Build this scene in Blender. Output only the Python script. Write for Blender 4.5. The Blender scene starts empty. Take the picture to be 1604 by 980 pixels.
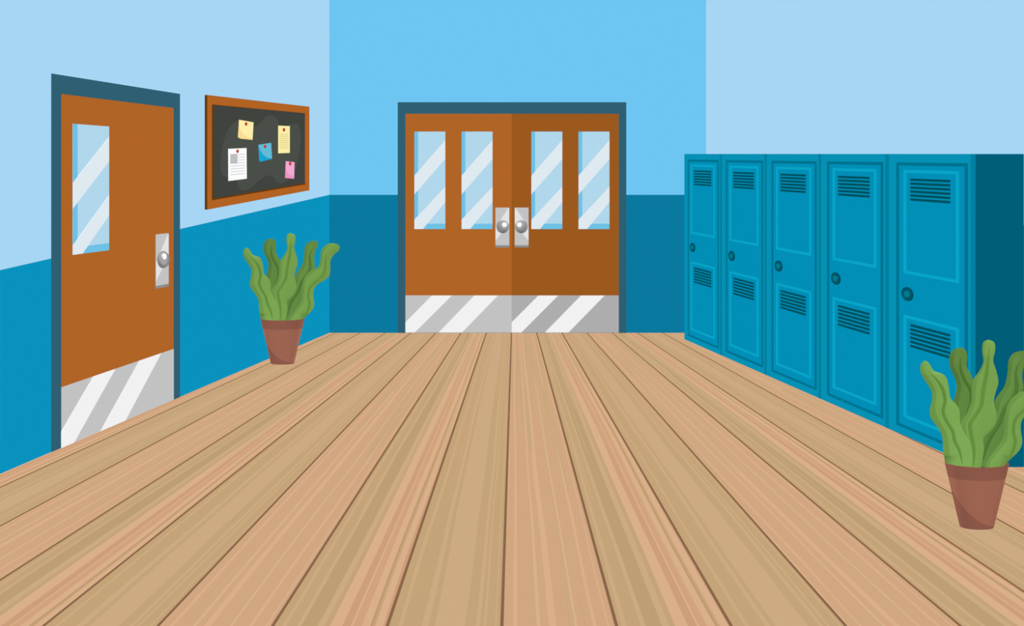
import bpy, bmesh, math
from mathutils import Vector

# ------------------------------------------------------------------ camera, light, exposure
sc = bpy.context.scene
COL = sc.collection
F = 1150.0            # focal length in pixels of the 1604 x 980 frame
H = 1.68              # eye height
VX, VY = 802.0, 241.0 # where the level line of sight meets the frame

cam_d = bpy.data.cameras.new('camera')
cam = bpy.data.objects.new('camera', cam_d)
COL.objects.link(cam)
cam.location = (0, 0, H)
cam.rotation_euler = (math.pi / 2, 0, 0)
cam_d.sensor_fit = 'HORIZONTAL'
cam_d.sensor_width = 36.0
cam_d.lens = 36.0 * F / 1604.0
cam_d.shift_y = -(490.0 - VY) / 1604.0
cam_d.clip_start = 0.05
sc.camera = cam

sc.view_settings.view_transform = 'Standard'
sc.view_settings.look = 'None'
sc.view_settings.gamma = 1.0
sc.view_settings.exposure = 0.0
sc.view_settings.use_curve_mapping = False
sc.cycles.diffuse_bounces = 0        # an even, bounce-free light like the flat drawing

world = bpy.data.worlds.new('world')
sc.world = world
world.use_nodes = True
world.node_tree.nodes['Background'].inputs[0].default_value = (1, 1, 1, 1)
world.node_tree.nodes['Background'].inputs[1].default_value = 0.02


def sun(name, toward, strength):
    d = bpy.data.lights.new(name, 'SUN')
    d.energy = strength
    d.angle = math.radians(20)
    d.use_shadow = False
    d.specular_factor = 0.0
    o = bpy.data.objects.new(name, d)
    COL.objects.link(o)
    o.rotation_euler = Vector(toward).to_track_quat('Z', 'Y').to_euler()
    o.location = Vector(toward) * 5
    return o


SUN = 3.49
sun('even_light_left', (-0.783, -0.440, 0.440), SUN)  # added shadowless lamps on both sides, balanced for even light
sun('even_light_right', (0.783, -0.440, 0.440), SUN)
sun('fill_from_below', (0, 0, -1), 1.8)  # added lamp below the floor, standing in for bounced light

# ------------------------------------------------------------------ materials


def lin(c):
    return c / 12.92 if c <= 0.04045 else ((c + 0.055) / 1.055) ** 2.4


def rgb(hx):
    return tuple(lin(int(hx[i:i + 2], 16) / 255) for i in (0, 2, 4)) + (1.0,)


MATS = {}


def mat(name, hx, rough=1.0, spec=0.0):
    if name in MATS:
        return MATS[name]
    m = bpy.data.materials.new(name)
    m.use_nodes = True
    b = m.node_tree.nodes['Principled BSDF']
    b.inputs['Base Color'].default_value = rgb(hx)
    b.inputs['Roughness'].default_value = rough
    b.inputs['Specular IOR Level'].default_value = spec
    m.diffuse_color = rgb(hx)
    MATS[name] = m
    return m


PALE = mat('paint_pale_blue', 'A7D6F5')
SKY = mat('paint_sky_blue', '6DC6F1')
DADO = mat('paint_dado_blue', '0992BE')
DADO_B = mat('paint_dado_deep_blue', '0A799F')
TEAL = mat('door_frame_slate', '2F5F72')
ORANGE = mat('door_wood', 'B06425')
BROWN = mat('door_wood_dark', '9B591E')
GLASS = mat('pane_glass', 'B0D7EB')
GLASS_E = mat('pane_edge', '6DC1E5')
GLASS_S = mat('pane_painted_reflection', 'DFE9F0')  # diagonal reflections painted onto the glass
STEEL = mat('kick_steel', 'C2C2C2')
STEEL_S = mat('kick_painted_sheen', 'F1F1F1')  # reflected sheen on the steel, painted as white bands
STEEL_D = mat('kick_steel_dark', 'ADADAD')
PLATE = mat('plate_steel', 'C3C3C3')
PLATE_S = mat('plate_painted_highlight', 'E3E3E3')  # highlight across the handle plate, put in as a paler colour
PLATE_L = mat('plate_lip', '8C8C8C')
KNOB = mat('knob_steel', '909090')
KNOB_I = mat('knob_steel_pale', 'A6A6A6')
WHITE = mat('knob_painted_glint', 'FFFFFF')
LOCK = mat('locker_blue', '018EB7')
LOCK_F = mat('locker_frame_blue', '0590B4')
LOCK_G = mat('locker_gap_shade', '007290')
LOCK_T = mat('locker_trim', '08A4C6')
LOCK_V = mat('locker_vent', '00505E')
LOCK_E = mat('locker_edge_strip', '03809F')
LOCK_S = mat('locker_side_shaded', '005E79')
DIAL_O = mat('dial_dark', '00495A')
DIAL_M = mat('dial_ring', '006477')
DIAL_I = mat('dial_face', '007A90')
BOARD_F = mat('board_frame_wood', 'B26222')
BOARD_D = mat('board_dark_wood', '663809')
BOARD = mat('board_face', '40433E')
BOARD_P = mat('board_chalk_haze', '4A4E48')
PIN = mat('pin_red', 'C23A2B')

# ------------------------------------------------------------------ mesh helpers


def nrm(v):
    v = Vector(v)
    v.normalize()
    return v


class MB:
    """collects solids (vertices, faces, material slots) for one mesh"""

    def __init__(self):
        self.v, self.f, self.m, self.mats = [], [], [], []

    def slot(self, m):
        if m not in self.mats:
            self.mats.append(m)
        return self.mats.index(m)

    def prism(self, front, back, m, side=None):
        n = len(front)
        b = len(self.v)
        self.v += [Vector(p) for p in front] + [Vector(p) for p in back]
        k = self.slot(m)
        ks = self.slot(side) if side else k
        self.f.append(tuple(range(b, b + n)))
        self.m.append(k)
        self.f.append(tuple(range(b + 2 * n - 1, b + n - 1, -1)))
        self.m.append(k)
        for i in range(n):
            j = (i + 1) % n
            self.f.append((b + i, b + n + i, b + n + j, b + j))
            self.m.append(ks)

    def box(self, x0, x1, y0, y1, z0, z1, m):
        self.prism([(x0, y0, z0), (x1, y0, z0), (x1, y0, z1), (x0, y0, z1)],
                   [(x0, y1, z0), (x1, y1, z0), (x1, y1, z1), (x0, y1, z1)], m)

    def ring(self, outer_f, inner_f, outer_b, inner_b, m):
        n = len(outer_f)
        b = len(self.v)
        self.v += [Vector(p) for p in list(outer_f) + list(inner_f) + list(outer_b) + list(inner_b)]
        k = self.slot(m)
        for i in range(n):
            j = (i + 1) % n
            for q in ((i, j, n + j, n + i), (2 * n + i, 3 * n + i, 3 * n + j, 2 * n + j),
                      (i, 2 * n + i, 2 * n + j, j), (n + i, n + j, 3 * n + j, 3 * n + i)):
                self.f.append(tuple(b + a for a in q))
                self.m.append(k)

    def grid(self, rows, cols_m, closed=False):
        """rows: list of equal-length point lists; cols_m: material per column strip"""
        b = len(self.v)
        n = len(rows[0])
        for r in rows:
            self.v += [Vector(p) for p in r]
        lim = n if closed else n - 1
        for i in range(len(rows) - 1):
            for j in range(lim):
                j2 = (j + 1) % n
                self.f.append((b + i * n + j, b + i * n + j2, b + (i + 1) * n + j2, b + (i + 1) * n + j))
                self.m.append(self.slot(cols_m[j % len(cols_m)] if isinstance(cols_m, list) else cols_m))

    def build(self, name, parent=None, smooth=False):
        off = Vector((0, 0, 0))
        if parent is not None and parent.get('_w'):
            off = Vector(parent['_w'])
        me = bpy.data.meshes.new(name)
        me.from_pydata([v - off for v in self.v], [], self.f)
        for m in self.mats:
            me.materials.append(m)
        for p, k in zip(me.polygons, self.m):
            p.material_index = k
            p.use_smooth = smooth
        bm = bmesh.new()
        bm.from_mesh(me)
        bmesh.ops.recalc_face_normals(bm, faces=bm.faces)
        bm.to_mesh(me)
        bm.free()
        o = bpy.data.objects.new(name, me)
        COL.objects.link(o)
        if parent is not None:
            o.parent = parent
            if parent.get('_w'):
                o['_w'] = list(parent['_w'])
        return o


def tag(o, label, cat, group=None, kind=None):
    o['label'] = label
    o['category'] = cat
    if group:
        o['group'] = group
    if kind:
        o['kind'] = kind
    return o


def thing(name, loc, label, cat, group=None, kind=None):
    o = bpy.data.objects.new(name, None)
    o.empty_display_size = 0.1
    COL.objects.link(o)
    o.location = loc
    o['_w'] = list(loc)      # world-space vertices are shifted by this; removed at the end
    return tag(o, label, cat, group, kind)


class Plane:
    """an upright wall surface: point, normal into the room"""

    def __init__(self, p, n):
        self.p, self.n = Vector(p), nrm(n)

    def at(self, px, py, off=0.0):
        d = Vector(((px - VX) / F, 1.0, -(py - VY) / F))
        o = Vector((0, 0, H))
        t = ((self.p + self.n * off - o).dot(self.n)) / d.dot(self.n)
        return o + d * t

    def slab(self, mb, pts, off0, off1, m, side=None):
        """solid standing on the surface from off0 out to off1, its face outline seen at pts"""
        fr = [self.at(x, y, off1) for x, y in pts]
        bk = [p - self.n * (off1 - off0) for p in fr]
        mb.prism(fr, bk, m, side)

    def ringslab(self, mb, outer, inner, off0, off1, m):
        a = [self.at(x, y, off1) for x, y in outer]
        b = [self.at(x, y, off1) for x, y in inner]
        d = self.n * (off1 - off0)
        mb.ring(a, b, [p - d for p in a], [p - d for p in b], m)

    def dome(self, mb, cx, cy, rx, ry, off0, off1, m, seg=28, steps=5):
        """a rounded knob: stacked ellipses shrinking outwards, closed by a cap"""
        rows = []
        c0 = self.at(cx, cy, off0)
        ex = self.at(cx + rx, cy, off0) - c0
        ez = self.at(cx, cy + ry, off0) - c0
        for i in range(steps + 1):
            a = i / steps * math.pi / 2 * 0.86
            s, h = math.cos(a), math.sin(a) / math.sin(math.pi / 2 * 0.86)
            rows.append([c0 + self.n * ((off1 - off0) * h) + ex * (s * math.cos(q)) + ez * (s * math.sin(q))
                         for q in (2 * math.pi * k / seg for k in range(seg))])
        mb.grid(rows, m, closed=True)
        b = len(mb.v)
        mb.v += [Vector(p) for p in rows[-1]]
        mb.f.append(tuple(range(b, b + seg)))
        mb.m.append(mb.slot(m))
        return rows


# ------------------------------------------------------------------ room geometry (metres)
YB = 6.90                         # back wall


def XL(y): return 0.3198 * y - 3.923     # left wall surface
def XR(y): return -0.3145 * y + 3.994    # right wall surface


Y0 = -0.6
TOP = 3.5
NL = nrm((1, -0.3198, 0))
NR = nrm((-1, -0.3145, 0))
LEFT = Plane((XL(0), 0, 0), NL)
BACK = Plane((0, YB, 0), (0, -1, 0))


def ell(cx, cy, rx, ry, n=16):
    return [(cx + rx * math.cos(2 * math.pi * k / n), cy + ry * math.sin(2 * math.pi * k / n)) for k in range(n)]


# --- floor boards -------------------------------------------------
def floor_material():
    m = bpy.data.materials.new('floor_boards')
    m.use_nodes = True
    nt = m.node_tree
    N, L = nt.nodes, nt.links
    bsdf = N['Principled BSDF']
    bsdf.inputs['Roughness'].default_value = 1
    bsdf.inputs['Specular IOR Level'].default_value = 0

    def val(x):
        return x

    def math_(op, a, b=None, c=None):
        n = N.new('ShaderNodeMath')
        n.operation = op
        for i, s in enumerate((a, b, c)):
            if s is None:
                continue
            if isinstance(s, (int, float)):
                n.inputs[i].default_value = s
            else:
                L.new(s, n.inputs[i])
        return n.outputs[0]

    tc = N.new('ShaderNodeTexCoord')
    sp = N.new('ShaderNodeSeparateXYZ')
    L.new(tc.outputs['Object'], sp.inputs[0])
    X, Y = sp.outputs[0], sp.outputs[1]
    # the boards fan out from a point far behind the end wall
    num = math_('SUBTRACT', math_('MULTIPLY', X, F), math_('MULTIPLY', Y, 3.0))
    den = math_('SUBTRACT', F * H, math_('MULTIPLY', Y, 151.0))
    u = math_('DIVIDE', num, den)
    w = math_('DIVIDE', math_('ADD', u, 0.0366), 0.3055)
    idx = math_('FLOOR', w)
    v0 = math_('FRACT', w)
    # gentle waviness of the grain along the board
    cmb = N.new('ShaderNodeCombineXYZ')
    L.new(math_('MULTIPLY', w, 2.2), cmb.inputs[0])
    L.new(math_('MULTIPLY', Y, 0.55), cmb.inputs[1])
    ns = N.new('ShaderNodeTexNoise')
    ns.inputs['Scale'].default_value = 1.0
    ns.inputs['Detail'].default_value = 1.0
    L.new(cmb.outputs[0], ns.inputs['Vector'])
    wob = math_('MULTIPLY', math_('SUBTRACT', ns.outputs[0], 0.5), 0.10)
    v = math_('ADD', v0, wob)

    def ramp(fac, stops):
        r = N.new('ShaderNodeValToRGB')
        cr = r.color_ramp
        cr.interpolation = 'CONSTANT'
        cr.elements[0].position = 0.0
        cr.elements[0].color = rgb(stops[0][1])
        cr.elements[1].position = stops[1][0]
        cr.elements[1].color = rgb(stops[1][1])
        for p, c in stops[2:]:
            e = cr.elements.new(p)
            e.color = rgb(c)
        L.new(fac, r.inputs[0])
        return r.outputs[0]

    T, TL, TD = 'C6A57A', 'CEAC84', 'C0A075'
    P, PL, PD, PG = 'D3A882', 'DCB18B', 'CFA07B', 'C9AB80'
    tan = ramp(v, [(0, T), (.115, TL), (.15, T), (.31, TL), (.36, T), (.41, TL), (.68, T), (.78, TL),
                   (.82, T), (.85, TL), (.872, T), (.955, TL), (.972, T)])
    pink = ramp(v, [(0, PL), (.04, P), (.12, PL), (.15, P), (.30, PG), (.312, PL), (.34, P), (.41, PL), (.47, P),
                    (.625, PG), (.638, PL), (.665, P), (.82, PL), (.85, P), (.95, PL), (.965, P)])
    strk = ramp(v, [(0, T), (.08, TL), (.115, T), (.21, TL), (.25, TD), (.41, TL), (.48, T), (.53, PL), (.64, PD),
                    (.71, PL), (.73, 'D4A47E'), (.80, PL), (.875, 'C09B72'), (.895, 'CBA47B'), (.92, PL), (.985, PD)])

    def mix(fac, a, b):
        n = N.new('ShaderNodeMix')
        n.data_type = 'RGBA'
        L.new(fac, n.inputs[0]) if not isinstance(fac, (int, float)) else None
        if isinstance(fac, (int, float)):
            n.inputs[0].default_value = fac
        for s, i in ((a, 6), (b, 7)):
            if isinstance(s, tuple):
                n.inputs[i].default_value = s
            else:
                L.new(s, n.inputs[i])
        return n.outputs[2]

    # fine streaks that come and go along the boards, denser towards the end wall
    cm2 = N.new('ShaderNodeCombineXYZ')
    L.new(math_('MULTIPLY', w, 17.0), cm2.inputs[0])
    L.new(math_('MULTIPLY', Y, 0.55), cm2.inputs[1])
    n2 = N.new('ShaderNodeTexNoise')
    n2.inputs['Scale'].default_value = 1.0
    n2.inputs['Detail'].default_value = 0.0
    L.new(cm2.outputs[0], n2.inputs['Vector'])
    thr = math_('SUBTRACT', 0.86, math_('MULTIPLY', math_('MINIMUM', math_('MAXIMUM', math_('SUBTRACT', Y, 2.2), 0.0), 3.2), 0.10))
    streak = math_('GREATER_THAN', n2.outputs[0], thr)
    pink = mix(math_('MULTIPLY', streak, 0.8), pink, rgb('C9A97D'))
    tan = mix(math_('MULTIPLY', streak, 0.55), tan, rgb('D0A781'))
    strk = mix(math_('MULTIPLY', streak, 0.6), strk, rgb('CEAC82'))

    k = math_('SUBTRACT', idx, math_('MULTIPLY', math_('FLOOR', math_('DIVIDE', idx, 3.0)), 3.0))
    is1 = math_('COMPARE', k, 1.0, 0.1)
    is2 = math_('COMPARE', k, 2.0, 0.1)
    col = mix(is2, mix(is1, pink, strk), tan)
    seam = math_('LESS_THAN', v0, math_('ADD', 0.030, math_('MULTIPLY', math_('MAXIMUM', math_('SUBTRACT', Y, 3.0), 0.0), 0.004)))
    col = mix(seam, col, rgb('8A674A'))
    L.new(col, bsdf.inputs['Base Color'])
    return m


mb = MB()
FM = floor_material()
mb.prism([(XL(Y0), Y0, 0), (XR(Y0), Y0, 0), (XR(YB), YB, 0), (XL(YB), YB, 0)],
         [(XL(Y0), Y0, -.12), (XR(Y0), Y0, -.12), (XR(YB), YB, -.12), (XL(YB), YB, -.12)], FM)
tag(mb.build('floor'), 'wooden plank floor of tan and pinkish boards fanning towards the viewer', 'floor', kind='structure')


def wall(name, a, b, n, za, zb, up, low, label):
    """upright wall from a to b (xy) with a painted dado whose top runs from za to zb"""
    mb = MB()
    th = Vector(n) * -0.12

    def quad(z0a, z0b, z1a, z1b, m):
        fr = [Vector((a[0], a[1], z0a)), Vector((b[0], b[1], z0b)), Vector((b[0], b[1], z1b)), Vector((a[0], a[1], z1a))]
        mb.prism(fr, [p + th for p in fr], m)
    quad(0, 0, za, zb, low)
    quad(za, zb, TOP, TOP, up)
    return tag(mb.build(name), label, 'wall', kind='structure')


wall('wall_left', (XL(Y0), Y0), (XL(YB), YB), NL, 1.296 - .0743 * (YB - Y0), 1.296, PALE, DADO,
     'left wall, pale blue above a bright blue dado')
wall('wall_back', (XL(YB), YB), (XR(YB), YB), Vector((0, -1, 0)), 1.296, 1.296, SKY, DADO_B,
     'end wall, sky blue above a deep blue dado, around the double door')
wall('wall_right', (XR(Y0), Y0), (XR(YB), YB), NR, 1.296, 1.296, PALE, DADO,
     'right wall, pale blue, behind the row of lockers')
mb = MB()
mb.prism([(XL(Y0), Y0, TOP), (XR(Y0), Y0, TOP), (XR(YB), YB, TOP), (XL(YB), YB, TOP)],
         [(XL(Y0), Y0, TOP + .12), (XR(Y0), Y0, TOP + .12), (XR(YB), YB, TOP + .12), (XL(YB), YB, TOP + .12)], PALE)
tag(mb.build('ceiling'), 'plain ceiling above the corridor', 'ceiling', kind='structure')


# ------------------------------------------------------------------ doors
def pane(pl, parent, quad, ew, eh, bands, off, name='glass_pane'):
    """quad: tl,tr,br,bl ; ew/eh width of the darker edges at left and bottom"""
    tl, tr, br, bl = quad
    mb = MB()
    pl.slab(mb, quad, off - .006, off, GLASS)
    e = .0015
    pl.slab(mb, [tl, (tl[0] + ew, tl[1] + (tr[1] - tl[1]) * ew / (tr[0] - tl[0])),
                 (bl[0] + ew, bl[1] + (br[1] - bl[1]) * ew / (br[0] - bl[0])), bl], off, off + e, GLASS_E)
    pl.slab(mb, [(bl[0] + ew, bl[1] - eh[0] + (br[1] - bl[1]) * ew / (br[0] - bl[0])), (br[0], br[1] - eh[1]), br,
                 (bl[0] + ew, bl[1] + (br[1] - bl[1]) * ew / (br[0] - bl[0]))], off, off + e, GLASS_E)
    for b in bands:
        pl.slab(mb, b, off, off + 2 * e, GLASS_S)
    return mb.build(name, parent)


def handle(pl, parent, plate, lip, band, knob, lens, glint, off):
    mb = MB()
    pl.slab(mb, plate, off - .002, off + .006, PLATE)
    pl.slab(mb, lip, off - .002, off + .009, PLATE_L)
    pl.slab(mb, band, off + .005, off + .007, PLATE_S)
    hp = mb.build('handle_plate', parent)
    hp['label'] = 'steel handle plate with a painted diagonal highlight'
    mb = MB()
    pl.dome(mb, *knob, off + .006, off + .040, KNOB)
    k = mb.build('door_knob', parent, smooth=False)
    mb = MB()
    pl.dome(mb, *lens, off + .034, off + .045, KNOB_I)
    mb.build('knob_cap', parent)
    mb = MB()
    pl.slab(mb, ell(*glint, 20), off + .040, off + .0475, WHITE)  # solid white disc standing in for the knob's highlight
    b = mb.build('knob_glint', parent)
    b['label'] = 'small round white button painted as highlight on the knob'
    return k


# single door in the left wall
DL = thing('door_1', LEFT.at(282, 621.5), 'single orange-brown door with one glass pane in the left wall', 'door', kind='structure')
mb = MB()
o4 = [(81, 708), (81, 115), (282, 147), (282, 621.8)]
i4 = [(96, 703), (96, 147), (272.3, 169), (272.3, 626.5)]


def jamb(pl, mb, o, i, off0, off1, m):
    pl.slab(mb, [o[0], o[1], i[1], i[0]], off0, off1, m)
    pl.slab(mb, [o[1], o[2], i[2], i[1]], off0, off1, m)
    pl.slab(mb, [i[3], i[2], o[2], o[3]], off0, off1, m)


def frame_mesh(pl, o, i, off0, off1, m):
    """one U-shaped door frame"""
    mb = MB()
    pts = [o[0], o[1], o[2], o[3], i[3], i[2], i[1], i[0]]
    fr = [pl.at(x, y, off1) for x, y in pts]
    for k in (0, 3, 4, 7):
        fr[k].z = max(0.0, fr[k].z) if abs(fr[k].z) > .03 else 0.0
    bk = [p - pl.n * (off1 - off0) for p in fr]
    b = len(mb.v)
    mb.v += fr + bk
    k = mb.slot(m)
    quads = [(0, 1, 6, 7), (1, 2, 5, 6), (2, 3, 4, 5)]
    for q in quads:
        mb.f.append(q)
        mb.m.append(k)
        mb.f.append(tuple(8 + a for a in reversed(q)))
        mb.m.append(k)
    for a in range(8):
        c = (a + 1) % 8
        mb.f.append((a, 8 + a, 8 + c, c))
        mb.m.append(k)
    return mb


def floor_pt(p):
    return p


frame_mesh(LEFT, o4, i4, 0.0, .004, TEAL).build('door_frame', DL)


def lz(x, y):
    """pixel on the left door kick plate foot, lifted to the floor line"""
    return (x, y)


def door_leaf(pl, poly, off0, off1, m):
    mb = MB()
    fr = [pl.at(x, y, off1) for x, y in poly]
    for p in fr:
        if p.z < .03:
            p.z = 0.003
    mb.prism(fr, [p - pl.n * (off1 - off0) for p in fr], m)
    return mb


leaf = door_leaf(LEFT, [i4[0], i4[1], i4[2], i4[3]], -.002, .002, ORANGE).build('door_panel', DL)
pane(LEFT, leaf, [(114.4, 193.7), (171, 198), (171, 391.7), (114.4, 399)], 7.2, (11.5, 11), [
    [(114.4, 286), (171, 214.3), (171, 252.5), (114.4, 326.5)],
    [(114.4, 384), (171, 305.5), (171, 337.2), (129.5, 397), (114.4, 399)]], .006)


def bottom_y(x):     # foot line of the left door
    return 703 + (626.5 - 703) * (x - 96) / (272.3 - 96)


mb = MB()
kp = [(96, 606.5), (272.3, 546.2), (272.3, 626.2), (96, 702.6)]
LEFT.slab(mb, kp, .001, .004, STEEL)
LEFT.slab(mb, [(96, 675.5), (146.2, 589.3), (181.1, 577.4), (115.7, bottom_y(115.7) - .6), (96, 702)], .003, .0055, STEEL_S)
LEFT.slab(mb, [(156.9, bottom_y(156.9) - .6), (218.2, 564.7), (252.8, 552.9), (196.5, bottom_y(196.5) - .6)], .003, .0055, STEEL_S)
k = mb.build('kick_plate', leaf)
k['label'] = 'grey steel kick plate with two painted diagonal sheen bands'
handle(LEFT, leaf, [(244.8, 367.1), (264.3, 365), (264.3, 444.2), (244.8, 448)],
       [(244.8, 448), (264.3, 444.2), (264.3, 448.4), (244.8, 452)],
       [(244.8, 411), (263.0, 367), (264.3, 367), (264.3, 400), (244.8, 440)],
       (255.0, 406.4, 8.9, 13.4), (256.2, 405, 6.6, 10), (258, 401.4, 3, 4.8), .002)

# double door in the end wall
DB = thing('door_2', (BACK.at(801.5, 521)), 'wide double door with four glass panes in the end wall', 'door', kind='structure')
frame_mesh(BACK, [(623, 521), (623, 160), (981, 160), (981, 521)], [(635, 521), (635, 178), (969.3, 178), (969.3, 521)],
           0.0, .008, TEAL).build('door_frame', DB)


def leaf_side(x0, x1, m, steel, pxs, s1, s2, plate_x, kn, cap, glint_at, band, lip, label):
    lf = door_leaf(BACK, [(x0, 521), (x0, 178), (x1, 178), (x1, 521)], -.002, .005, m).build('door_leaf', DB)
    lf['label'] = label
    for p0 in pxs:
        p1 = p0 + 48.5
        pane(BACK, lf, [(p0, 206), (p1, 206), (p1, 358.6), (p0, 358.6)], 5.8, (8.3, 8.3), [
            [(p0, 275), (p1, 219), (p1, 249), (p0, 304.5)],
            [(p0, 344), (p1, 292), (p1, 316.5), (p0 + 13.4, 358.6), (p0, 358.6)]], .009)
    mb = MB()
    BACK.slab(mb, [(x0, 462.5), (x1, 462.5), (x1, 520.6), (x0, 520.6)], .004, .008, steel)
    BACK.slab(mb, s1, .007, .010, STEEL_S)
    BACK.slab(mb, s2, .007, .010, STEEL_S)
    k = mb.build('kick_plate', lf)
    k['label'] = 'steel kick plate with two painted diagonal sheen bands'
    a, b = plate_x
    handle(BACK, lf, [(a, 325), (b, 325), (b, 384), (a, 384)], [(a, 384), (b, 384), (b, 387.4), (a, 387.4)], band, kn, cap, glint_at, .005)


leaf_side(635, 801.5, ORANGE, STEEL, (649, 723),
          [(635, 504.5), (676.3, 462.7), (707.8, 462.7), (649.8, 520.5), (635, 520.5)],
          [(687, 520.5), (742.9, 462.7), (780, 462.7), (723.7, 520.5)],
          (776, 797.8), (787.4, 355, 10, 10.2), (790, 353.6, 6.6, 6.8), (790.3, 351.8, 3.7, 3.7),
          [(776.2, 356), (796, 326), (797.6, 326), (797.6, 350), (776.2, 377)], None,
          'left leaf, lighter orange-brown')
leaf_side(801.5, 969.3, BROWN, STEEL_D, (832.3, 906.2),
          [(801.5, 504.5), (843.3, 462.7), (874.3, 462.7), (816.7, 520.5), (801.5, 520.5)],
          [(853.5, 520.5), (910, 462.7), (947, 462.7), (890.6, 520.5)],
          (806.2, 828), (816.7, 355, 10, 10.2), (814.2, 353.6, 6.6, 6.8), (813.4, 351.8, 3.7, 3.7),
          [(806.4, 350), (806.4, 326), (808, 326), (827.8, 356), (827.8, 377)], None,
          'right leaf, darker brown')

# ------------------------------------------------------------------ notice board and notes


def z3(*pts):
    return [(300 + x / 4.454, 130 + y / 4.454) for x, y in pts]


NBp = LEFT.at(402, 313)
NB = thing('notice_board', (NBp.x, NBp.y, NBp.z), 'dark grey notice board in an orange-brown wooden frame on the left wall', 'notice board')
mb = MB()
T0 = .022
LEFT.ringslab(mb, [(324.6, 148.6), (484.6, 167), (484.6, 298), (324.6, 328.3)],
              [(331.9, 163.4), (479.2, 177.3), (479.2, 288.7), (331.9, 313.7)], .0, T0, BOARD_F)
fr_o = mb.build('board_frame', NB)
me = fr_o.data
me.materials.append(BOARD_D)
for p in me.polygons:          # the frame's near side is dark brown
    if p.normal.dot(Vector((-.3198, -1, 0)).normalized()) > .9 and p.center.y + NBp.y < 5.4:
        p.material_index = 1
mb = MB()
LEFT.ringslab(mb, [(331.9, 163.4), (479.2, 177.3), (479.2, 288.7), (331.9, 313.7)],
              [(334.2, 164.3), (479.0, 177.5), (479.0, 286.6), (334.2, 310.8)], .004, .018, BOARD_D)
mb.build('frame_liner', NB)['label'] = 'dark brown inner lip of the frame'
mb = MB()
LEFT.slab(mb, [(332.2, 163.7), (479.1, 177.4), (479.1, 288.6), (332.2, 313.5)], .001, .012, BOARD)
bf = mb.build('board_panel', NB)
mb = MB()


def smooth_closed(pts, n=4):
    out = []
    m_ = len(pts)
    for i in range(m_):
        p0, p1, p2, p3 = (Vector(pts[(i + k) % m_]) for k in (-1, 0, 1, 2))
        for q in range(n):
            t = q / n
            out.append(tuple(0.5 * ((2 * p1) + (-p0 + p2) * t + (2 * p0 - 5 * p1 + 4 * p2 - p3) * t * t +
                                    (-p0 + 3 * p1 - 3 * p2 + p3) * t ** 3)))
    return out


LEFT.slab(mb, smooth_closed(z3((330, 258), (290, 285), (250, 340), (222, 420), (205, 520), (203, 600), (220, 645), (262, 656),
                               (305, 668), (322, 700), (335, 735), (370, 747), (420, 725), (470, 680), (520, 650),
                               (550, 643), (575, 665), (600, 695), (640, 695), (690, 660), (725, 600), (740, 540),
                               (755, 460), (762, 380), (755, 320), (735, 285), (700, 290), (640, 310), (612, 290),
                               (600, 255), (570, 228), (530, 230), (500, 260), (470, 290), (430, 300), (380, 275))),
          .012, .0128, BOARD_P)
mb.build('chalk_smear', bf)['label'] = 'wavy paler grey smear on the dark panel'




def note(name, label, cat, base, pin, extra=(), shade=None, group='notes pinned to the notice board'):
    c = LEFT.at(pin[0], pin[1], .0128)
    t = thing(name, tuple(c), label, cat, group)
    mb = MB()
    LEFT.slab(mb, z3(*base[0]), .0128, .0150, base[1])
    if shade:
        LEFT.slab(mb, smooth_open(z3(*shade[0])), .0149, .0156, shade[1])  # shade of the curling corner, painted as a second tone
    mb.build('paper', t)
    for nm, polys, m in extra:
        mb = MB()
        for q in polys:
            LEFT.slab(mb, z3(*q), .0149, .0155, m)
        mb.build(nm, t)
    mb = MB()
    (px, py), = z3(pin)
    LEFT.dome(mb, px, py, 1.75, 2.9, .015, .024, PIN, seg=16)
    mb.build('pin', t)['label'] = 'round red pin'
    t.location = LEFT.at(px, py, .0128)
    # shift children so that they stay where they were built
    d = Vector(t['_w']) - t.location
    for ch in t.children:
        ch.data.transform(__import__('mathutils').Matrix.Translation(d))
    t['_w'] = list(t.location)
    return t


def smooth_open(p):
    return p


def lines(x0, x1, ys0, ys1, hh=4):
    """ruled lines from (x0,ys0[i]) to (x1,ys1[i])"""
    return [[(x0, a - hh / 2), (x1, b - hh / 2), (x1, b + hh / 2), (x0, a + hh / 2)] for a, b in zip(ys0, ys1)]


YEL, YEL2 = mat('paper_yellow', 'FDEFA8'), mat('paper_yellow_shade', 'F9DD92')
YL = mat('ruled_line', 'CFC386')
BLU, BLU2 = mat('paper_blue', '63BBD8'), mat('paper_blue_shade', '18A5D2')
WH, GREY = mat('paper_white', 'FDFDFD'), mat('print_grey', 'BDBEC0')
PNK, PNK2 = mat('paper_pink', 'F4A9D3'), mat('paper_pink_shade', 'EC92C4')

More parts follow.
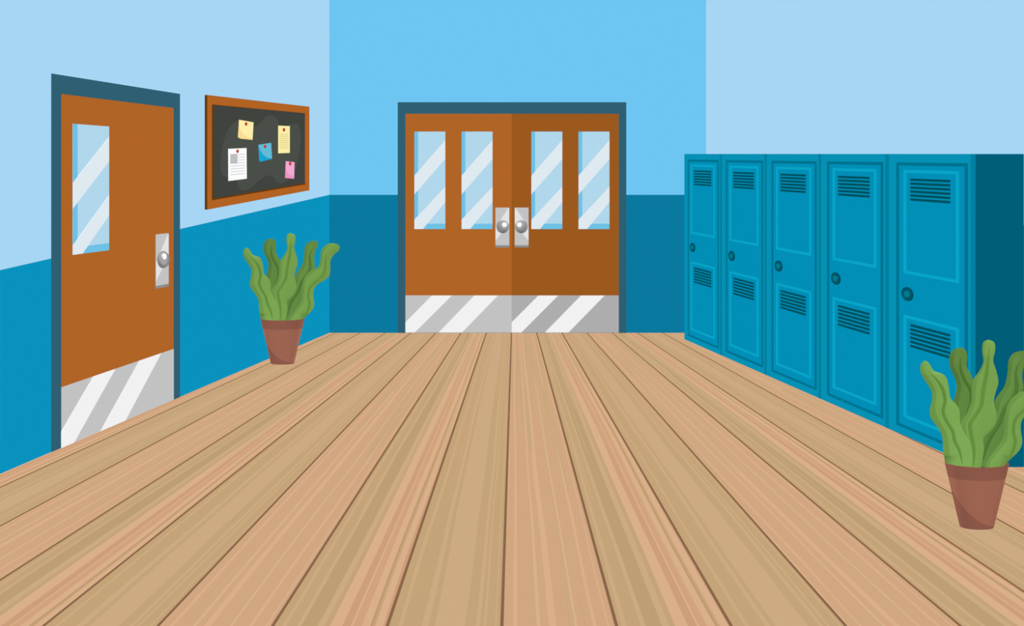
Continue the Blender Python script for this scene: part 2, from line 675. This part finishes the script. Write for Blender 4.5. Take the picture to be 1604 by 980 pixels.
note('sticky_note', 'tilted square yellow sticky note at the upper left of the notice board', 'note',
     ([(333, 256), (433, 274), (426, 397), (385, 392), (342, 388), (325, 378)], YEL), (380, 285),
     shade=([(330, 290), (340, 325), (360, 357), (390, 377), (426, 384), (426, 397), (385, 392), (342, 388), (325, 378)], YEL2))
note('sticky_note', 'tilted blue sticky note in the middle of the notice board', 'note',
     ([(468, 431), (556, 417), (562, 528), (480, 549), (474, 540)], BLU), (512, 442),
     shade=([(469, 440), (480, 470), (500, 500), (528, 520), (562, 527), (562, 529), (480, 549), (474, 540)], BLU2))
note('sticky_note', 'small pink note at the lower right of the notice board', 'note',
     ([(659, 545), (719, 552), (716, 668), (654, 662)], PNK), (687, 562),
     shade=([(657, 590), (664, 615), (680, 640), (716, 655), (716, 668), (654, 662)], PNK2))
note('ruled_note', 'tall narrow yellow note with ruled lines, upper right of the notice board', 'note',
     ([(606, 297), (686, 300), (686, 487), (606, 490)], YEL), (644, 326),
     extra=(('ruled_lines', lines(615, 676, [358, 371, 384, 398, 412, 425, 439, 453],
                                  [360, 373, 387, 400, 413, 426, 440, 453]), YL),))
note('printed_sheet', 'white printed sheet with grey text lines and a grey picture, lower left of the board', 'paper',
     ([(257, 459), (384, 453), (386, 667), (258, 683)], WH), (320, 475),
     extra=(('printed_picture', [[(271, 496), (321, 493), (321, 562), (271, 563)]], GREY),
            ('printed_text', lines(324, 374, [499, 519, 538, 557], [495, 514, 534, 553]) +
             lines(271, 374, [580, 600, 620, 640], [573, 592, 611, 630]), GREY)))

# ------------------------------------------------------------------ lockers
LY0, LY5 = 6.663, 3.9456


def XF(y): return -0.3409 * y + 3.8356


DY = (LY0 - LY5) / 5
LL = DY * math.hypot(1, .3409)
ROT = math.atan2(-1, .3409)


def rect(x0, x1, t0, t1, y):
    z0, z1 = H * (1 - t1), H * (1 - t0)
    return [(x0 * LL, y, z0), (x1 * LL, y, z0), (x1 * LL, y, z1), (x0 * LL, y, z1)]


def rslab(mb, x0, x1, t0, t1, y0, y1, m):
    mb.prism(rect(x0, x1, t0, t1, y0), rect(x0, x1, t0, t1, y1), m)


def rring(mb, o, i, y0, y1, m):
    mb.ring(rect(*o, y0), rect(*i, y0), rect(*o, y1), rect(*i, y1), m)


def capsule(mb, x0, x1, tc, th, y0, y1, m):
    r = th * H / 2
    zc = H * (1 - tc)
    a, b = x0 * LL + r, x1 * LL - r
    pts = [(b + r * math.cos(q), zc + r * math.sin(q)) for q in [math.pi * (k / 6 - .5) for k in range(7)]]
    pts += [(a - r * math.cos(q), zc - r * math.sin(q)) for q in [math.pi * (k / 6 - .5) for k in range(7)]]
    mb.prism([(x, y0, z) for x, z in pts], [(x, y1, z) for x, z in pts], m)


SHARED = {}


def shared(name, key, parent, make):
    """builds the piece once; later lockers get an object copy that shares the mesh"""
    if key in SHARED:
        o = SHARED[key].copy()
        COL.objects.link(o)
        o.parent = parent
        return o
    mb = MB()
    make(mb)
    o = mb.build(name, parent)
    SHARED[key] = o
    return o


def mk_door(mb):
    rslab(mb, .128, .879, .0415, .963, .0015, .012, LOCK)


def mk_gap_shade(mb):
    rring(mb, (.085, .924, .030, .9745), (.128, .879, .0415, .963), .006, .013, LOCK_G)  # shade in the gap round the door, put in as a darker ring


def mk_trim(t0, t1):
    def f(mb):
        rring(mb, (.187, .830, t0, t1), (.222, .797, t0 + .0105, t1 - .0105), -.002, .002, LOCK_T)
    return f


def mk_vent(t0, t1):
    def f(mb):
        for k in range(6):
            capsule(mb, .268, .737, t0 + (t1 - t0) * k / 5, .0086, -.0012, .002, LOCK_V)
    return f


def mk_dial(mb):
    cx, cz, r = .237 * LL, H * (1 - .495), .0405

    def circ(rr, y, n=36):
        return [(cx + rr * math.cos(2 * math.pi * k / n), y, cz + rr * math.sin(2 * math.pi * k / n)) for k in range(n)]
    mb.prism(circ(r, -.004), circ(r, .002), DIAL_O)
    mb.ring(circ(r * .80, -.0048), circ(r * .72, -.0048), circ(r * .80, -.003), circ(r * .72, -.003), DIAL_M)
    for k in range(12):
        a = 2 * math.pi * k / 12
        c, s = math.cos(a), math.sin(a)
        q = [(r * .58, -.0016), (r * .72, -.0016), (r * .72, .0016), (r * .58, .0016)]
        pts = [(cx + u * c - w * s, cz + u * s + w * c) for u, w in q]
        mb.prism([(x, -.0056, z) for x, z in pts], [(x, -.003, z) for x, z in pts], DIAL_M)
    mb.prism(circ(r * .48, -.008), circ(r * .50, -.003), DIAL_I)


def mk_strip(mb):
    rslab(mb, .952, .999, 0.0, 1.0, -.0012, .004, LOCK_E)


where = ['farthest blue locker, narrowest in view, next to the end wall',
         'second blue locker from the end wall',
         'middle blue locker of the row of five',
         'second nearest blue locker, left of the one behind the potted plant',
         'nearest blue locker, dark side panel showing, behind the right potted plant']
for i in range(5):
    ya = LY0 - DY * i
    yb = ya - DY
    org = Vector((XF(ya), ya, 0))
    t = bpy.data.objects.new('locker', None)
    COL.objects.link(t)
    t.location = org
    t.rotation_euler = (0, 0, ROT)
    tag(t, where[i], 'locker', 'row of blue lockers along the right wall')
    R = t.rotation_euler.to_matrix()

    def loc(x, y, z=0.0):
        return R.transposed() @ (Vector((x, y, z)) - org)
    d = .013
    fa, fb = Vector((0, d, 0)), Vector((LL, d, 0))
    # sides run square to the end wall
    ga, gb = loc(XR(ya) - .006, ya - .001), loc(XR(yb) - .006, yb + .001)
    # points where the side lines leave the front rail
    sa, sb = loc(XF(ya - .001), ya - .001), loc(XF(yb + .001), yb + .001)
    ux = (ga - sa)
    pa = sa + ux * (d / ux.y)
    ub = (gb - sb)
    pb = sb + ub * (d / ub.y)
    base = [pa, pb, gb, ga]
    mb = MB()
    mb.prism([Vector((p.x, p.y, 0)) for p in base], [Vector((p.x, p.y, H)) for p in base], LOCK_F)
    # front rails and stiles around the door opening (their side edges follow the side panels)
    o_f, i_f = rect(0, 1, 0, 1, 0), rect(.085, .924, .030, .9745, 0)
    o_b = [(pa.x, d, 0), (pb.x, d, 0), (pb.x, d, H), (pa.x, d, H)]
    i_b = rect(.085, .924, .030, .9745, d)
    mb.ring(o_f, i_f, o_b, i_b, LOCK_F)
    mb.build('locker_body', t)
    shared('edge_strip', 'strip', t, mk_strip)
    shared('door_gap_shade', 'gap_shade', t, mk_gap_shade)
    dr = shared('locker_door', 'door', t, mk_door)
    shared('panel_trim', 'trim1', dr, mk_trim(.0565, .4235))
    shared('panel_trim', 'trim2', dr, mk_trim(.5705, .9345))
    shared('vent_slots', 'vent1', dr, mk_vent(.0905, .1600))
    shared('vent_slots', 'vent2', dr, mk_vent(.6020, .6745))
    shared('lock_dial', 'dial', dr, mk_dial)
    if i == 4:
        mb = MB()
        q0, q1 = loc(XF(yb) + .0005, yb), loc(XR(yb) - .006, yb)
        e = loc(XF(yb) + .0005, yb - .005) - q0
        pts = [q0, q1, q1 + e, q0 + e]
        mb.prism([Vector((p.x, p.y, 0)) for p in pts], [Vector((p.x, p.y, H - .001)) for p in pts], LOCK_S)  # shade of the end face is put into its colour
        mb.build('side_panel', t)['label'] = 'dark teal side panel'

# ------------------------------------------------------------------ potted plants
# leaf outlines in drawing units; (0,0) = middle of the pot rim, one unit = 1/258 of the rim's width
LEAVES = {
    'A': dict(L=[(95, 180), (80, 198), (80, 228), (98, 262), (122, 300), (128, 335), (118, 380), (122, 415), (150, 455), (168, 490),
                 (172, 540), (178, 585), (185, 604), (203, 625), (228, 648)],
              R=[(95, 180), (112, 188), (135, 222), (165, 232), (185, 248), (195, 285), (203, 335), (225, 358), (240, 385), (243, 435),
                 (262, 480), (283, 515), (292, 560), (290, 610), (275, 650)],
              M=[(108, 218), (150, 262), (172, 300), (181, 345), (172, 385), (185, 425), (212, 470), (220, 510), (240, 550), (252, 605)],
              c='84B259', e='78A34F', m='6A9644', y=(-.04, -.16), w=14, q=.22),
    'B': dict(L=[(245, 125), (215, 135), (198, 165), (200, 205), (220, 250), (228, 290), (218, 335), (212, 370), (225, 430), (250, 520), (262, 640)],
              R=[(245, 125), (266, 138), (272, 168), (270, 205), (292, 248), (305, 300), (305, 360), (295, 420), (290, 520), (285, 640)],
              M=[(243, 165), (245, 215), (262, 260), (284, 300), (287, 350), (272, 395), (258, 430)],
              c='608640', e='57793B', m='4F7433', y=(.03, .015), w=14, q=.25),
    'C': dict(L=[(358, 93), (338, 104), (333, 140), (338, 185), (320, 225), (297, 258), (290, 310), (288, 350), (268, 400), (245, 440),
                 (258, 500), (275, 560), (285, 640)],
              R=[(358, 93), (384, 106), (386, 140), (379, 180), (392, 225), (400, 270), (386, 320), (382, 355), (393, 400), (385, 440),
                 (360, 475), (338, 500), (340, 550), (325, 640)],
              M=[(361, 118), (358, 180), (350, 240), (338, 300), (330, 360), (305, 405), (283, 440), (290, 490), (300, 550), (298, 612)],
              c='7BA551', e='6E994A', m='68933F', y=(0, -.05), w=17, q=.16),
    'D': dict(L=[(490, 140), (460, 150), (441, 182), (438, 225), (425, 285), (400, 320), (384, 350), (375, 400), (345, 480), (325, 540), (312, 640)],
              R=[(490, 140), (515, 143), (521, 165), (505, 198), (498, 245), (502, 300), (480, 360), (440, 440), (410, 520), (370, 640)],
              M=[(490, 180), (472, 225), (475, 290), (462, 330), (425, 380), (402, 440), (365, 500), (335, 590)],
              c='608640', e='587C3B', m='4F7433', y=(.05, .08), w=18, q=.25),
    'E': dict(L=[(625, 157), (590, 155), (558, 172), (538, 205), (532, 265), (515, 300), (480, 315), (447, 345), (431, 385), (425, 450),
                 (418, 500), (385, 550), (350, 600), (342, 650)],
              R=[(625, 157), (645, 167), (648, 180), (640, 200), (612, 225), (593, 262), (592, 330), (570, 365), (520, 395), (497, 425),
                 (492, 460), (498, 515), (485, 550), (450, 585), (420, 615), (400, 650)],
              M=[(580, 195), (565, 240), (562, 300), (545, 345), (500, 385), (470, 420), (462, 470), (470, 510), (455, 560), (412, 612)],
              c='7BA551', e='6E994A', m='68933F', y=(-.03, -.08), w=14, q=.20),
}


def spline(pts, n):
    """n+1 points evenly spaced along a smooth curve through pts"""
    P = [Vector(p) for p in pts]
    P = [P[0] * 2 - P[1]] + P + [P[-1] * 2 - P[-2]]
    out = []
    for i in range(1, len(P) - 2):
        for q in range(8):
            t = q / 8
            a, b, c, d = P[i - 1], P[i], P[i + 1], P[i + 2]
            out.append(0.5 * ((2 * b) + (c - a) * t + (2 * a - 5 * b + 4 * c - d) * t * t + (-a + 3 * b - 3 * c + d) * t ** 3))
    out.append(P[-2])
    acc = [0.0]
    for a, b in zip(out, out[1:]):
        acc.append(acc[-1] + (b - a).length)
    res, k = [], 0
    for i in range(n + 1):
        s = acc[-1] * i / n
        while k < len(acc) - 2 and acc[k + 1] < s:
            k += 1
        f = (s - acc[k]) / max(1e-9, acc[k + 1] - acc[k])
        res.append(out[k].lerp(out[k + 1], min(1, max(0, f))))
    return res


def pot_material(name, s):
    m = bpy.data.materials.new(name)
    m.use_nodes = True
    nt = m.node_tree
    N, L = nt.nodes, nt.links
    b = N['Principled BSDF']
    b.inputs['Roughness'].default_value = 1
    b.inputs['Specular IOR Level'].default_value = 0
    tc = N.new('ShaderNodeTexCoord')
    sp = N.new('ShaderNodeSeparateXYZ')
    L.new(tc.outputs['Object'], sp.inputs[0])
    # shade low on one side, painted as a darker patch with a curved edge
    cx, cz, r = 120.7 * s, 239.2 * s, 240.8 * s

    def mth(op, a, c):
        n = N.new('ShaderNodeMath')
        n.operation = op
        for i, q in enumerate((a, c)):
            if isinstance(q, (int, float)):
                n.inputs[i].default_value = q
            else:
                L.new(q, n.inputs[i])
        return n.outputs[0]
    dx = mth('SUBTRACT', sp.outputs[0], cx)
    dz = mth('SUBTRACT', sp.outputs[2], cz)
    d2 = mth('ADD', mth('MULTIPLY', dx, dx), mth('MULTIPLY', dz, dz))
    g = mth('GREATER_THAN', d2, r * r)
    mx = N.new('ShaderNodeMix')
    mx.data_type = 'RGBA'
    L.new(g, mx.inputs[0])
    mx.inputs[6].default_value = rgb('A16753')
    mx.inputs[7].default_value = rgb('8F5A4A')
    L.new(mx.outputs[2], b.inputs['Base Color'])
    return m


def plant(cx, cy_bottom, rim_y, px_unit, label, lean=1.0, flat=.38):
    """cx: px of the pot axis; cy_bottom: px row of the foot at the axis; px_unit: px per drawing unit"""
    Yc = F * H / (cy_bottom - VY)
    X = (cx - VX) / F * Yc
    t = bpy.data.objects.new('potted_plant', None)
    COL.objects.link(t)
    t.location = (X, Yc, 0)
    tag(t, label, 'plant', 'matching potted plants')
    s = px_unit * Yc / F                # metres per drawing unit
    zr = H - (rim_y - VY) / F * Yc      # height of the rim
    r1, r0 = 129 * s, 68.5 * s
    terra, dark, inner = mat('terracotta', 'A16753'), mat('terracotta_rim', '8F5A4A'), mat('terracotta_inside', '6B3D30')
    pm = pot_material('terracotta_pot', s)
    n = 48

    def circ(r, z):
        return [(r * math.cos(2 * math.pi * k / n), flat * r * math.sin(2 * math.pi * k / n), z) for k in range(n)]

    def rad(z):
        return r0 + (r1 - r0) * z / zr
    zb = zr - 55 * s
    mb = MB()
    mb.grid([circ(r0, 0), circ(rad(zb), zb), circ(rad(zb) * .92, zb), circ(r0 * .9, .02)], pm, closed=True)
    b = len(mb.v)
    mb.v += [Vector(p) for p in circ(r0, 0)] + [Vector(p) for p in circ(r0 * .9, .02)]
    mb.f += [tuple(range(b, b + n)), tuple(range(b + n, b + 2 * n))]
    mb.m += [0, 0]
    pot = mb.build('pot', t)
    mb = MB()
    mb.grid([circ(rad(zb) * 1.003, zb), circ(r1 * 1.003, zr), circ(r1 * .93, zr), circ(rad(zb) * .92, zb)], dark, closed=True)
    mb.grid([circ(rad(zb) * .92, zb), circ(rad(zb) * 1.003, zb)], dark, closed=True)
    mb.build('pot_rim', pot)['label'] = 'darker brown rim band'
    mb = MB()
    soil = mat('soil', '5A3A28')
    zs = zr - 25 * s
    mb.prism(circ(rad(zs) * .90, zs), circ(rad(zb) * .90, zb), soil)
    mb.build('soil', t)
    eye = Vector((-X, -Yc, H))

    def pt(p, y):
        """drawing point -> plant space on an upright sheet y in front of / behind the axis, kept on its line of sight"""
        x = (p[0] - 311) * s
        z = zr - (p[1] - 600) * s
        q = Vector((x, 0, z))
        d = q - eye
        return eye + d * ((y - eye.y) / d.y)
    for key in ('B', 'D', 'C', 'A', 'E'):
        D = LEAVES[key]
        n_ = 56
        Lp, Rp = spline(D['L'], n_), spline(D['R'], n_)
        y_in, y_out = D['y']

        def depth(row):
            h = min(1.0, max(0.0, (640 - row) / 480))
            return y_in * .5 + (y_out - y_in * .5) * lean * h ** 1.3
        cm, em, mm = mat('leaf_' + D['c'], D['c']), mat('leaf_margin_shade_' + D['e'], D['e']), mat('leaf_rib_' + D['m'], D['m'])
        qq = D['q']
        ss = [0, qq / 2, qq, .36, .5, .64, .8, .92, 1.0]
        mcol = [em, em, cm, cm, cm, cm, cm, cm]  # shade along one leaf edge, painted into the margin colour
        mb = MB()
        fr, bk = [], []
        for i in range(n_ + 1):
            a, b_ = Lp[i], Rp[i]
            row_f, row_b = [], []
            for q in ss:
                p = a.lerp(b_, q)
                dd = depth(p[1])
                bulge = math.sin(math.pi * q)
                if p[1] > 570:      # the foot of the leaf gathers inside the pot
                    k = min(1.0, (p[1] - 570) / 34)
                    x_ = min(.98, abs(p[0] - 311) / 124)
                    lim = .80 * flat * r1 * math.sqrt(1 - x_ * x_) - .008
                    dd = dd * (1 - k) + max(-lim, min(lim, dd)) * k
                row_f.append(pt(p, dd - .007 * bulge))
                row_b.append(pt(p, dd + .004 + .004 * bulge))
            fr.append(row_f)
            bk.append(row_b)
        mb.grid(fr, mcol)
        mb.grid(bk, mcol)
        # close the rim of the leaf
        for i in range(n_):
            for j, m_ in ((0, em), (len(ss) - 1, cm)):
                b0 = len(mb.v)
                mb.v += [fr[i][j], fr[i + 1][j], bk[i + 1][j], bk[i][j]]
                mb.f.append((b0, b0 + 1, b0 + 2, b0 + 3))
                mb.m.append(mb.slot(m_))
        lf = mb.build('leaf', t)
        lf.data['x'] = 1
        del lf.data['x']
        bm = bmesh.new()
        bm.from_mesh(lf.data)
        bmesh.ops.remove_doubles(bm, verts=bm.verts, dist=.0002)
        bmesh.ops.recalc_face_normals(bm, faces=bm.faces)
        bm.to_mesh(lf.data)
        bm.free()
        # raised rib
        Mp = spline(D['M'], 40)
        mb = MB()
        fr, bk = [], []
        for i, p in enumerate(Mp):
            tn = (Mp[min(40, i + 1)] - Mp[max(0, i - 1)]).normalized()
            nn = Vector((-tn.y, tn.x))
            f = i / 40
            wd = D['w'] / 2 * min(1, f * 4 + .1) * (1 if f < .8 else 1 - (f - .8) * 3.5)
            dd = depth(p[1]) - .0105
            fr.append([pt(p + nn * wd, dd + .002), pt(p, dd), pt(p - nn * wd, dd + .002)])
            bk.append([pt(p + nn * wd, dd + .010), pt(p, dd + .010), pt(p - nn * wd, dd + .010)])
        mb.grid([r + list(reversed(b2)) for r, b2 in zip(fr, bk)], mm, closed=True)
        rb = mb.build('leaf_rib', lf)
        rb['label'] = 'darker green rib along the leaf'
    return t


plant(442.6, 568.9, 499.0, 68.4 / 258, 'potted plant with wavy green leaves by the left wall below the notice board', lean=1.55)
plant(1530.0, 824.4, 724.5, 98.2 / 258, 'larger potted plant with wavy green leaves at the right, in front of the nearest locker')

for o in list(bpy.data.objects):
    if '_w' in o:
        del o['_w']
